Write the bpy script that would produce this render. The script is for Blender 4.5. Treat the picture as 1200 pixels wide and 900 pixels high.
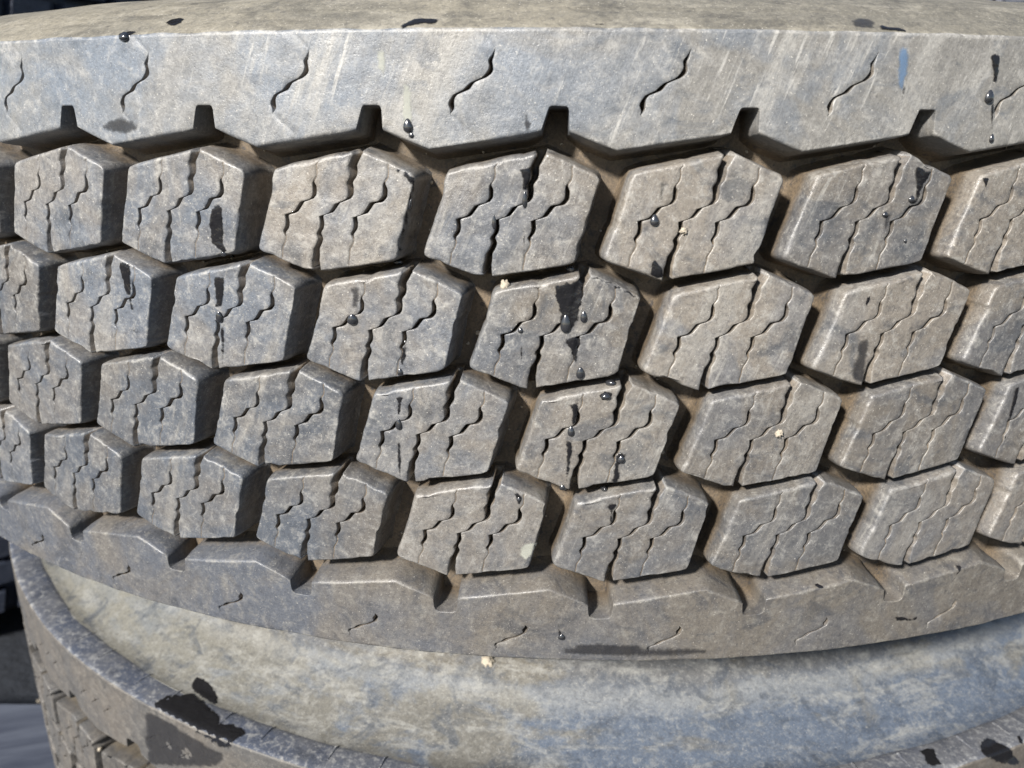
import bpy, bmesh, math, random
import numpy as np
from mathutils import Vector, Matrix, noise
from mathutils.bvhtree import BVHTree
from mathutils.geometry import delaunay_2d_cdt

random.seed(7); rng = np.random.default_rng(7)
scene = bpy.context.scene
for o in list(bpy.data.objects): bpy.data.objects.remove(o)
C = scene.collection
S = 0.5                      # tyre radius in metres: all tyre numbers below are in radii
PI = math.pi

# ------------------------------------------------------------------ camera, sky, sun, exposure
cd = bpy.data.cameras.new('camera'); cam = bpy.data.objects.new('camera', cd); C.objects.link(cam)
FW = Vector((-0.04651963, 0.94978986, -0.30941098)); RT = Vector((0.99866556, 0.05117521, 0.00694269)); UP = Vector((-0.02242827, 0.30867512, 0.95090307))
m = Matrix((RT, UP, -FW)).transposed().to_4x4(); m.translation = Vector((0, -1.49977*S, 0.157946*S))
cam.matrix_world = m
cd.sensor_width = 36; cd.lens = 913.56/1200*36; cd.clip_start = 0.01; cd.clip_end = 200
cd.dof.use_dof = True; cd.dof.focus_distance = 0.275; cd.dof.aperture_fstop = 14.0
scene.camera = cam

SUN_EL, SUN_AZ = math.radians(33), math.radians(32)      # azimuth measured from behind the camera towards its left
sun_dir = Vector((-math.sin(SUN_AZ)*math.cos(SUN_EL), -math.cos(SUN_AZ)*math.cos(SUN_EL), math.sin(SUN_EL)))
w = bpy.data.worlds.new('World'); scene.world = w; w.use_nodes = True
nt = w.node_tree; bg = nt.nodes['Background']
sky = nt.nodes.new('ShaderNodeTexSky'); sky.sky_type = 'NISHITA'; sky.sun_disc = False
sky.sun_elevation = SUN_EL; sky.sun_rotation = math.atan2(sun_dir.x, sun_dir.y); sky.air_density = 1.0; sky.dust_density = 0.6; sky.ozone_density = 1.5
nt.links.new(sky.outputs[0], bg.inputs[0]); bg.inputs[1].default_value = 0.068
sd = bpy.data.lights.new('sun', 'SUN'); sun = bpy.data.objects.new('sun', sd); C.objects.link(sun)
sd.energy = 5.0; sd.angle = math.radians(5); sd.color = (1.0, 0.95, 0.88)
sun.rotation_euler = sun_dir.to_track_quat('Z', 'Y').to_euler()
vs = scene.view_settings; vs.view_transform = 'Standard'; vs.look = 'None'; vs.exposure = 1.0; vs.gamma = 1.0; vs.use_curve_mapping = False

# ------------------------------------------------------------------ helpers
def tag(o, label=None, cat=None, group=None, kind=None):
    if label: o['label'] = label
    if cat: o['category'] = cat
    if group: o['group'] = group
    if kind: o['kind'] = kind
    return o
def empty(name, loc, rz=0):
    o = bpy.data.objects.new(name, None); C.objects.link(o); o.location = loc; o.rotation_euler = (0, 0, rz); o.empty_display_size = .1; return o
def link(name, me, parent=None, loc=(0, 0, 0), rz=0):
    o = bpy.data.objects.new(name, me); C.objects.link(o); o.location = loc; o.rotation_euler = (0, 0, rz)
    if parent: o.parent = parent
    return o
def mesh(name, V, F, mat, deep=None, edge=None, smooth=True):
    me = bpy.data.meshes.new(name); me.from_pydata([tuple(map(float, v)) for v in V], [], F)
    me.materials.append(mat)
    if smooth: me.polygons.foreach_set('use_smooth', [True]*len(me.polygons))
    if deep is not None:
        a = me.attributes.new('deep', 'FLOAT', 'POINT'); a.data.foreach_set('value', np.asarray(deep, 'f'))
    if edge is not None:
        a = me.attributes.new('edge', 'FLOAT', 'POINT'); a.data.foreach_set('value', np.asarray(edge, 'f'))
    me.update(); return me

# ------------------------------------------------------------------ materials
def newmat(name):
    m = bpy.data.materials.new(name); m.use_nodes = True; t = m.node_tree
    return m, t, t.nodes['Principled BSDF']
class G:
    """small node helper"""
    def __init__(s, t): s.t = t; s.pos = t.nodes.new('ShaderNodeNewGeometry').outputs['Position']
    def link(s, a, b): s.t.links.new(a, b)
    def val(s, inp, v):
        if hasattr(v, 'is_linked'): s.link(v, inp)
        else: inp.default_value = v
    def map(s, scale=(1, 1, 1), rot=(0, 0, 0), vec=None):
        if any(rot): vec = s._rot(rot, vec); rot = (0, 0, 0)
        n = s.t.nodes.new('ShaderNodeMapping'); n.inputs['Scale'].default_value = scale; n.inputs['Rotation'].default_value = rot
        s.link(vec or s.pos, n.inputs[0]); return n.outputs[0]
    def _rot(s, rot, vec):
        n = s.t.nodes.new('ShaderNodeMapping'); n.inputs['Rotation'].default_value = rot; s.link(vec or s.pos, n.inputs[0]); return n.outputs[0]
    def noise(s, scale, detail=5, rough=.6, dist=0, vec=None):
        n = s.t.nodes.new('ShaderNodeTexNoise'); n.inputs['Scale'].default_value = scale; n.inputs['Detail'].default_value = detail
        n.inputs['Roughness'].default_value = rough; n.inputs['Distortion'].default_value = dist
        s.link(vec or s.pos, n.inputs['Vector']); return n.outputs['Fac']
    def ramp(s, f, a, b, lo=0., hi=1.):
        n = s.t.nodes.new('ShaderNodeMapRange'); n.interpolation_type = 'SMOOTHSTEP'
        s.val(n.inputs[0], f); n.inputs[1].default_value = a; n.inputs[2].default_value = b; n.inputs[3].default_value = lo; n.inputs[4].default_value = hi
        return n.outputs[0]
    def math(s, op, a, b=0.):
        n = s.t.nodes.new('ShaderNodeMath'); n.operation = op; s.val(n.inputs[0], a); s.val(n.inputs[1], b); return n.outputs[0]
    def mix(s, f, a, b):
        n = s.t.nodes.new('ShaderNodeMix'); n.data_type = 'RGBA'
        s.val(n.inputs['Factor'], f)
        for k, v in (('A', a), ('B', b)):
            i = [q for q in n.inputs if q.name == k and q.type == 'RGBA'][0]
            if hasattr(v, 'is_linked'): s.link(v, i)
            else: i.default_value = (*v, 1)
        return [q for q in n.outputs if q.type == 'RGBA'][0]
    def attr(s, name):
        n = s.t.nodes.new('ShaderNodeAttribute'); n.attribute_name = name; return n.outputs['Fac']
    def bump(s, h, strength, dist, nrm=None):
        n = s.t.nodes.new('ShaderNodeBump'); n.inputs['Strength'].default_value = strength; n.inputs['Distance'].default_value = dist
        s.link(h, n.inputs['Height'])
        if nrm: s.link(nrm, n.inputs['Normal'])
        return n.outputs[0]

def rubber(name, grey=(.094, .106, .126), warm=(.166, .148, .126), pale=(.31, .30, .275), mud=(.088, .066, .043), patch=.5, palef=.5, fine=.85, scratch=.75, rough=.38, bumps=1., ring=False):   # dusty worn rubber
    m, t, b = newmat(name); g = G(t)
    if ring:                                                        # dust lies in bands running round the sidewall
        tc = t.nodes.new('ShaderNodeTexCoord'); sp = t.nodes.new('ShaderNodeSeparateXYZ'); t.links.new(tc.outputs['Object'], sp.inputs[0])
        ang = g.math('ARCTAN2', sp.outputs[0], g.math('MULTIPLY', sp.outputs[1], -1.))
        rad = g.math('SQRT', g.math('ADD', g.math('MULTIPLY', sp.outputs[0], sp.outputs[0]), g.math('MULTIPLY', sp.outputs[1], sp.outputs[1])))
        cb = t.nodes.new('ShaderNodeCombineXYZ'); t.links.new(g.math('MULTIPLY', ang, .17), cb.inputs[0]); t.links.new(rad, cb.inputs[1]); t.links.new(sp.outputs[2], cb.inputs[2])
        rv = cb.outputs[0]
    p1 = g.ramp(g.noise(26, 6, .62, .8), .5-.15, .5+.15)            # big dust patches, a few centimetres across
    p2 = g.noise(190, 8, .74, .5)                                   # mottling
    p3 = g.noise(1100, 4, .7)                                       # grain
    p4 = g.noise(480, 6, .78, .3)
    st = g.noise(75, 6, .72, .3, g.map((1, 1, .14), (0, -.42, 0)))    # slanting rubbed streaks
    st2 = g.noise(420, 4, .7, .0, g.map((1, 1, .05), (0, -.36, 0)))
    zone = g.ramp(g.noise(8, 3, .55), .42, .58)                     # some stretches of the tread are rubbed more than others
    xs = t.nodes.new('ShaderNodeSeparateXYZ'); t.links.new(g.pos, xs.inputs[0])
    light_drift = g.ramp(g.math('ADD', xs.outputs[0], g.math('MULTIPLY', g.noise(9, 3), .5)), .08, .38, -.12, .6)      # tan dust plus the cool-to-warm shift of light across x, painted in
    w_ = g.math('MULTIPLY', g.math('ADD', p1, light_drift), patch*1.7)
    if ring: w_ = g.ramp(g.math('SUBTRACT', g.math('ADD', g.noise(30, 5, .65, .6, rv), g.math('MULTIPLY', g.math('SUBTRACT', p1, .5), .12)), g.math('MULTIPLY', light_drift, .22)), .40, .56)  # sidewall: sunlit-warm left and skylit-blue right painted into the mix
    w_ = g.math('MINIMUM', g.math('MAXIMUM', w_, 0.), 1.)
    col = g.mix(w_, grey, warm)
    if not ring:                                                    # every block has worn and weathered a little differently
        oi = t.nodes.new('ShaderNodeObjectInfo'); vr = t.nodes.new('ShaderNodeHueSaturation'); t.links.new(g.ramp(oi.outputs['Random'], 0, 1, .82, 1.16), vr.inputs['Value']); t.links.new(col, vr.inputs['Color']); col = vr.outputs[0]
    if ring:
        rj = g.math('ADD', rad, g.math('MULTIPLY', g.math('SUBTRACT', g.noise(26, 5, .65), .5), .018))
        if name.startswith('lower'):
            col = g.mix(g.ramp(rj, .430, .445, .6, 0), col, (.095, .083, .062))  # brown inner ring: shade below the upper tyre, painted in
            col = g.mix(g.math('MULTIPLY', g.ramp(rj, .436, .441), g.ramp(rj, .443, .452, .4, 0)), col, pale)
            col = g.mix(g.math('MULTIPLY', g.ramp(xs.outputs[0], -.05, -.35, 0, .75), g.ramp(rj, .44, .452)), col, (.205, .20, .170))  # pale yellow left side: sunlight painted into the sidewall colour
        col = g.mix(g.ramp(g.noise(85, 6, .7, .4, rv), .5, .66, 0, .6), col, pale)
        col = g.mix(g.ramp(g.noise(120, 6, .7, .2, rv), .52, .66, 0, .45), col, tuple(c*.5 for c in grey))
    col = g.mix(g.ramp(p2, .50, .66, 0, palef), col, pale)
    col = g.mix(g.math('MULTIPLY', g.ramp(st, .48, .66, 0, scratch), zone), col, tuple(.5*(a+b) for a, b in zip(pale, warm)))
    col = g.mix(g.math('MULTIPLY', g.ramp(st2, .58, .7, 0, scratch*.8), zone), col, pale)
    dark = g.noise(52, 6, .66, .8, g.map((1, 1, 1.3)))
    col = g.mix(g.ramp(dark, .52, .66, 0, .62), col, tuple(c*.5 for c in grey))
    col = g.mix(g.ramp(p4, .36, .49, .45*fine, 0), col, (.035, .035, .04))
    col = g.mix(g.ramp(p3, .36, .56, .24, 0), col, (.02, .02, .024))
    col = g.mix(g.ramp(p4, .54, .64, 0, palef*.9*fine), col, pale)
    spk = g.noise(1500, 3, .6); col = g.mix(g.ramp(spk, .64, .72, 0, .6), col, (.55, .52, .46))
    low_tone = g.math('ADD', xs.outputs[2], g.math('MULTIPLY', g.noise(14, 4), .08))          # rubber turns a little darker towards the lower rows
    col = g.mix(g.ramp(low_tone, -.05, .09, .28, 0), col, tuple(c*.55 for c in grey)) if not ring else col
    e = g.attr('edge'); en = g.math('MULTIPLY', e, g.ramp(p2, .46, .66, .0, .45))
    col = g.mix(en, col, tuple(min(1, c*1.1) for c in pale))
    d = g.attr('deep')
    mudn = g.mix(g.ramp(g.noise(70, 5, .6), .35, .65), mud, tuple(c*1.8 for c in mud))
    mudn = g.mix(g.ramp(g.noise(260, 4, .7), .56, .66, 0, .7), mudn, (.03, .03, .035))
    mudn = g.mix(g.ramp(p3, .35, .65, .5, 0), mudn, (.02, .02, .02))
    dn = g.ramp(g.math('ADD', d, g.math('MULTIPLY', g.math('SUBTRACT', p2, .5), .6)), .25, .85)
    col = g.mix(dn, col, mudn)
    t.links.new(col, b.inputs['Base Color'])
    t.links.new(g.ramp(g.math('ADD', p2, g.math('MULTIPLY', dn, .3)), .3, .7, rough-.12, rough+.2), b.inputs['Roughness'])
    b.inputs['Specular IOR Level'].default_value = .62
    n1 = g.bump(p2, .22*bumps, .0008)
    n2 = g.bump(p4, .30*bumps, .0005, g.bump(p3, .28*bumps, .0004, n1))
    n3 = g.bump(st2, .25*bumps, .0005, n2)
    vo = t.nodes.new('ShaderNodeTexVoronoi'); vo.inputs['Scale'].default_value = 700; t.links.new(g.pos, vo.inputs['Vector'])
    n4 = g.bump(g.ramp(vo.outputs['Distance'], .0, .25), .18*bumps, .0004, n3)
    t.links.new(n4, b.inputs['Normal'])
    return m
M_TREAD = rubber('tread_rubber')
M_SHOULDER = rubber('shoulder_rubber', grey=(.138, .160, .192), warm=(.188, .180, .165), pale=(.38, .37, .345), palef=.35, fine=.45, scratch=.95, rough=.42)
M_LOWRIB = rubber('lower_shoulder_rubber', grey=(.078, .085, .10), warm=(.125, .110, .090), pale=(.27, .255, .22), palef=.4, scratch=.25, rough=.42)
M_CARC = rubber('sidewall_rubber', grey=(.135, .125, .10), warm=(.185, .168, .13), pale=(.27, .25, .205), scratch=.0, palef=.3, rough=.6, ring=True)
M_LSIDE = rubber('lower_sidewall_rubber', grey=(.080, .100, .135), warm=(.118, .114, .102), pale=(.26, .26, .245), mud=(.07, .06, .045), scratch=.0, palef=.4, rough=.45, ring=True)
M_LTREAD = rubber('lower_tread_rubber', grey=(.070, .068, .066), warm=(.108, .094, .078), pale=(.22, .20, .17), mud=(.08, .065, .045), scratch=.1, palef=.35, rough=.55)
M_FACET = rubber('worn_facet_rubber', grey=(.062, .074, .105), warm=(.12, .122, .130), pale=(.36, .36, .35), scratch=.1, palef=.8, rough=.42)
M_DARK = rubber('shade_dark_rubber', grey=(.009, .016, .036), warm=(.012, .018, .034), pale=(.028, .040, .068), mud=(.004, .005, .008), palef=.3, scratch=.2, rough=.55)  # near-black navy stands for the shade on the stacks behind

def simple(name, col, rough=.5, **kw):
    m, t, b = newmat(name); b.inputs['Base Color'].default_value = (*col, 1); b.inputs['Roughness'].default_value = rough
    for k, v in kw.items(): b.inputs[k.replace('_', ' ')].default_value = v
    return m
M_WATER = simple('water_over_black', (.03, .031, .035), 0.2, Transmission_Weight=.35, IOR=1.36, Specular_IOR_Level=1.0, Coat_Weight=1.0, Coat_Roughness=.14)
def wetmat(name, col, rough=.06, alpha=1., soft=.5, bump=.25):
    m, t, b = newmat(name); g = G(t)
    c = g.mix(g.noise(260, 5, .7), col, tuple(x*1.8 for x in col)); t.links.new(c, b.inputs['Base Color'])
    t.links.new(g.ramp(g.noise(300, 3, .6), .3, .8, rough, rough+.12), b.inputs['Roughness'])
    b.inputs['IOR'].default_value = 1.34
    f = g.math('ADD', g.attr('fade'), g.math('MULTIPLY', g.math('SUBTRACT', g.noise(700, 5, .75), .5), 1.1))
    t.links.new(g.ramp(f, .12, .12+soft, 0, alpha), b.inputs['Alpha'])
    t.links.new(g.bump(g.noise(160, 3), bump, .001), b.inputs['Normal']); return m
M_WET = wetmat('wet_rubber', (.008, .008, .009), .07, .97, .45, .9)
M_DAMP = wetmat('damp_rubber', (.018, .018, .02), .2, .62, .9)
M_FILM = wetmat('sky_tinted_water', (.075, .12, .19), .06, .7, .8, .2)  # flat blue colour stands for the sky reflected in the water
M_PALE = wetmat('pale_stain', (.27, .275, .24), .5, .6, .6)
M_STONE = simple('pebble_stone', (.33, .29, .23), .85)
m, t, b = newmat('weathered_wood'); g = G(t)
wn = g.noise(40, 6, .7, .4, g.map((.08, 1, 1), (0, 0, -.3)))
c = g.mix(g.ramp(wn, .35, .65), (.018, .024, .042), (.06, .07, .095)); t.links.new(c, b.inputs['Base Color']); b.inputs['Roughness'].default_value = .8
t.links.new(g.bump(wn, .6, .003), b.inputs['Normal']); M_WOOD = m
m, t, b = newmat('dark_ground'); g = G(t)
c = g.mix(g.noise(9, 8, .7), (.003, .005, .009), (.010, .014, .022)); t.links.new(c, b.inputs['Base Color']); b.inputs['Roughness'].default_value = .9
t.links.new(g.bump(g.noise(60, 6), .7, .01), b.inputs['Normal']); M_GROUND = m
# ------------------------------------------------------------------ tyre geometry (numpy grids; cylinder coordinates: angle s, height z, radius r)
def crown(z): return 1 - .04*np.asarray(z)**2
def to_xyz(s, z, r):
    return np.stack([r*np.sin(s), -r*np.cos(s), z], -1)*S
def vn(a, b, seed, f):                     # value noise on two arrays
    return np.array([noise.noise(Vector((float(x)*f, float(y)*f, seed))) for x, y in zip(np.ravel(a), np.ravel(b))]).reshape(np.shape(a))
# wavy centre sipe of a block (s, z), measured along the face from top to bottom
_px = [(765,150),(745,195),(722,240),(727,285),(722,322),(695,360),(702,400),(699,452),(670,490),(612,500),(583,545),(560,578),(530,590),(488,600),(494,655),(488,692),(462,732),(476,770),(464,806),(440,850),(436,900),(428,935)]
SIPE = np.array([(.0204+(x-790)*.0001, .0392-(y-140)*.0000833-(.0095 if False else 0)*0) for x, y in _px]); SIPE[0, 1] = .0392; SIPE[:, 1] = SIPE[:, 1]*1.06-.0020
def smooth_poly(P, n=170):
    d = np.r_[0, np.cumsum(np.hypot(*np.diff(P, axis=0).T))]; t = np.linspace(0, d[-1], n)
    Q = np.stack([np.interp(t, d, P[:, k]) for k in (0, 1)], 1)
    for _ in range(4): Q[1:-1] = (Q[:-2]+2*Q[1:-1]+Q[2:])/4
    return Q
SIPE = smooth_poly(SIPE)
def sstep(a, b, x):
    t = np.clip((x-a)/(b-a), 0, 1); return t*t*(3-2*t)

def block_mesh(name, zc, seed, mat, depth=.032, hexs=None, hexz=None, rows=92, sides=True, side_w=1., chip=.28):
    hs = hexs or [-.0398, .0204, .0539, .0405, -.0187, -.0564]; hz = hexz or [.0267, .0392, .0252, -.0277, -.0382, -.0249]
    R = random.Random(seed)
    hs = [h+R.uniform(-.0006, .0006) for h in hs]; hz = [h+R.uniform(-.0006, .0006) for h in hz]
    def ztop(s): return np.where(s < hs[1], hz[1]+(s-hs[1])*(hz[1]-hz[0])/(hs[1]-hs[0]), hz[1]+(s-hs[1])*(hz[2]-hz[1])/(hs[2]-hs[1]))
    def zbot(s): return np.where(s < hs[4], hz[4]+(s-hs[4])*(hz[4]-hz[5])/(hs[4]-hs[5]), hz[4]+(s-hs[4])*(hz[3]-hz[4])/(hs[3]-hs[4]))
    v = np.r_[0, np.linspace(.028, .972, rows-2), 1]
    def line(shift):                       # s as a function of v for a sipe shifted by `shift`
        s = SIPE[:, 0]+shift; z = SIPE[:, 1]
        tv = (z-zbot(s))/(ztop(s)-zbot(s)); o = np.argsort(tv)
        return np.interp(v, tv[o], s[o])
    sL = hs[5]+(hs[0]-hs[5])*v; sR = hs[3]+(hs[2]-hs[3])*v
    cols, info = [], []                    # info: (depth profile kind)
    zero = np.zeros(rows); z_mid = v*.072-.036
    sip = [(-.0252+R.uniform(-.001, .001), 1), (0, 0), (.0242+R.uniform(-.001, .001), 1)] if sides else [(0, 0)]
    prev = sL; first = True
    for sh, kind in sip:
        c = line(sh); zz = zbot(c)+(ztop(c)-zbot(c))*v
        if kind:
            a = sstep(-.016, -.010, zz)*(1-sstep(.017, .021, zz))
            wd = (.00025+.0010*a)*side_w; dp = .0006+.014*a; bv = .0007+.0004*(1-a)
            if sh > 0: wd = wd*1.1
        else:
            e = np.abs(v-.47)*2; wd = .0013+.0020*e**1.4; dp = zero+.027; bv = .0008+.0016*e
        c = np.clip(c, sL+.006, sR-.006)
        n = 6 if first else 8
        for k in range(1 if not first else 0, n): cols.append((prev+(c-wd-bv-prev)*k/n, zero, 0*zero))
        first = False
        cols += [(c-wd-bv, zero, 0*zero), (c-wd-bv*.45, zero+.00018, 0*zero), (c-wd, np.minimum(.0008+zero, dp), zero+.5), (c-wd*.8, dp, zero+1), (c+wd*.8, dp, zero+1), (c+wd, np.minimum(.0006+zero, dp), zero+.5), (c+wd+bv*.3, zero+.0001, 0*zero), (c+wd+bv*.8, zero, 0*zero)]
        prev = c+wd+bv*.8
    for k in range(1, 7): cols.append((prev+(sR-prev)*k/6, zero, 0*zero))
    s = np.stack([c[0] for c in cols], 1); d = np.stack([c[1] for c in cols], 1); dk = np.stack([c[2] for c in cols], 1)
    zt, zb = ztop(s), zbot(s); z = zb+(zt-zb)*v[:, None]
    nr, nc = s.shape
    # gentle unevenness of the worn face, jitter of outline
    d = d + .0007*vn(s, z, seed*3.1, 38) + .0004*vn(s, z, seed*1.7, 120)
    idx = np.arange(nr*nc).reshape(nr, nc)
    F = [(int(idx[i, j]), int(idx[i, j+1]), int(idx[i+1, j+1]), int(idx[i+1, j])) for i in range(nr-1) for j in range(nc-1)]
    loop = list(idx[-1, :])+list(idx[-2::-1, -1])+list(idx[0, -2::-1])+list(idx[1:-1, 0])
    side = [0]*nc+[1]*(nr-1)+[2]*(nc-1)+[3]*(nr-2)
    sf, zf, df, kf = s.ravel().copy(), z.ravel().copy(), d.ravel().copy(), dk.ravel()
    loop = np.array(loop); L = len(loop)
    # outline normals
    def nrm(a, b):                         # outward for clockwise travel
        t = np.array([b[0]-a[0], b[1]-a[1]]); t /= np.hypot(*t); return np.array([-t[1], t[0]])
    P = [np.array(q) for q in zip(hs, hz)]
    N = np.zeros((L, 2))
    for k, (i, sd_) in enumerate(zip(loop, side)):
        if sd_ == 0: N[k] = nrm(P[0], P[1]) if sf[i] < hs[1] else nrm(P[1], P[2])
        elif sd_ == 1: N[k] = nrm(P[2], P[3])
        elif sd_ == 2: N[k] = nrm(P[3], P[4]) if sf[i] > hs[4] else nrm(P[4], P[5])
        else: N[k] = nrm(P[5], P[0])
    pos = np.stack([sf[loop], zf[loop]], 1)
    arc = np.r_[0, np.cumsum(np.hypot(*np.diff(pos, axis=0).T))]
    tot = arc[-1]+np.hypot(*(pos[0]-pos[-1]))
    A = np.abs(arc[:, None]-arc[None]); A = np.minimum(A, tot-A); W = np.exp(-(A/.0022)**2)
    N = W@N; N /= np.linalg.norm(N, axis=1)[:, None]
    # round corners: pull in where smoothed outline lies inside
    nosip = (kf[loop] < .4).astype(float); W2 = np.exp(-(A/.0026)**2)
    un = np.linspace(0, tot, 400, endpoint=False); up = np.stack([np.interp(un, np.r_[arc, tot], np.r_[pos[:, k], pos[0, k]]) for k in (0, 1)], 1)
    A3 = np.abs(arc[:, None]-un[None]); A3 = np.minimum(A3, tot-A3); W3 = np.exp(-(A3/.0026)**2); sm = (W3@up)/W3.sum(1)[:, None]
    pos2 = pos + (sm-pos)*nosip[:, None]
    jit = -.0007+.0004*vn(pos[:, 0], pos[:, 1], seed+.5, 110)+.00022*vn(pos[:, 0], pos[:, 1], seed+9.5, 420)
    cn = vn(pos[:, 0], pos[:, 1], seed+33.5, 90); chipd = chip*np.clip(cn-.22, 0, 1)*.012
    pos2 = pos2 + N*(jit-chipd)[:, None]
    sf[loop], zf[loop] = pos2[:, 0], pos2[:, 1]
    deep = list(np.clip(kf*1.1, 0, 1)*.9); edge = [0.]*len(sf)
    for i, nx_ in zip(loop, N[:, 0]): edge[i] = .7*(kf[i] < .4)*(1-.6*max(0, -nx_))
    # ring in from the boundary gets some edge wear too
    allS, allZ, allD = [sf], [zf], [df]
    b = .0012; rings = [(.12, .45), (.45, .8), (1.05, 1.0)]
    specs = [(x*b, y*b) for x, y in rings]
    for dd in (.007, .012, .018, .024, .029, depth): specs.append((dd, b+.0024*(1-math.exp(-(dd-b)/.009))+(.0022 if dd == depth else (.0006 if dd > .028 else 0))))
    base = np.arange(L); prevring = loop; count = nr*nc; d0 = df[loop]
    # asymmetric softness: the left edge is rubbed rounder
    soft = 1+1.0*np.clip(-N[:, 0], 0, 1)+.6*np.clip(N[:, 1], 0, 1)
    for q, (dd, off) in enumerate(specs):
        D = np.maximum(d0, dd*(soft if q < 3 else 1)); offd = np.interp(D, [0]+[x[0] for x in specs], [0]+[x[1] for x in specs])
        o_ = np.minimum(offd, off) if q < 3 else offd
        wob = .0004*vn(pos[:, 0]+dd, pos[:, 1], seed+77, 70)
        pp = pos2+N*(o_*(soft if q < 3 else (1+.45*(soft-1)*max(0, 1-dd/.03)))+wob)[:, None]
        allS.append(pp[:, 0]); allZ.append(pp[:, 1]); allD.append(D)
        ring = np.arange(count, count+L); count += L
        for k in range(L):
            k2 = (k+1) % L; F.append((int(prevring[k]), int(prevring[k2]), int(ring[k2]), int(ring[k])))
        prevring = ring
        deep += list(np.clip(D/depth*1.5-(.1 if q < 4 else 0), 0, 1)); deep[-L:] = [x*(1-.8*max(0, nx_)) for x, nx_ in zip(deep[-L:], N[:, 0])]; edge += [[.75, .5, .15][q]*(kf[i] < .4)*(1-.6*max(0, -nx_)) if q < 3 else 0. for i, nx_ in zip(loop, N[:, 0])]
    s_, z_, d_ = map(np.concatenate, (allS, allZ, allD))
    r = crown(zc+z_)-d_
    V = to_xyz(s_, zc+z_, r)
    return mesh(name, V, F, mat, deep, edge)

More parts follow.
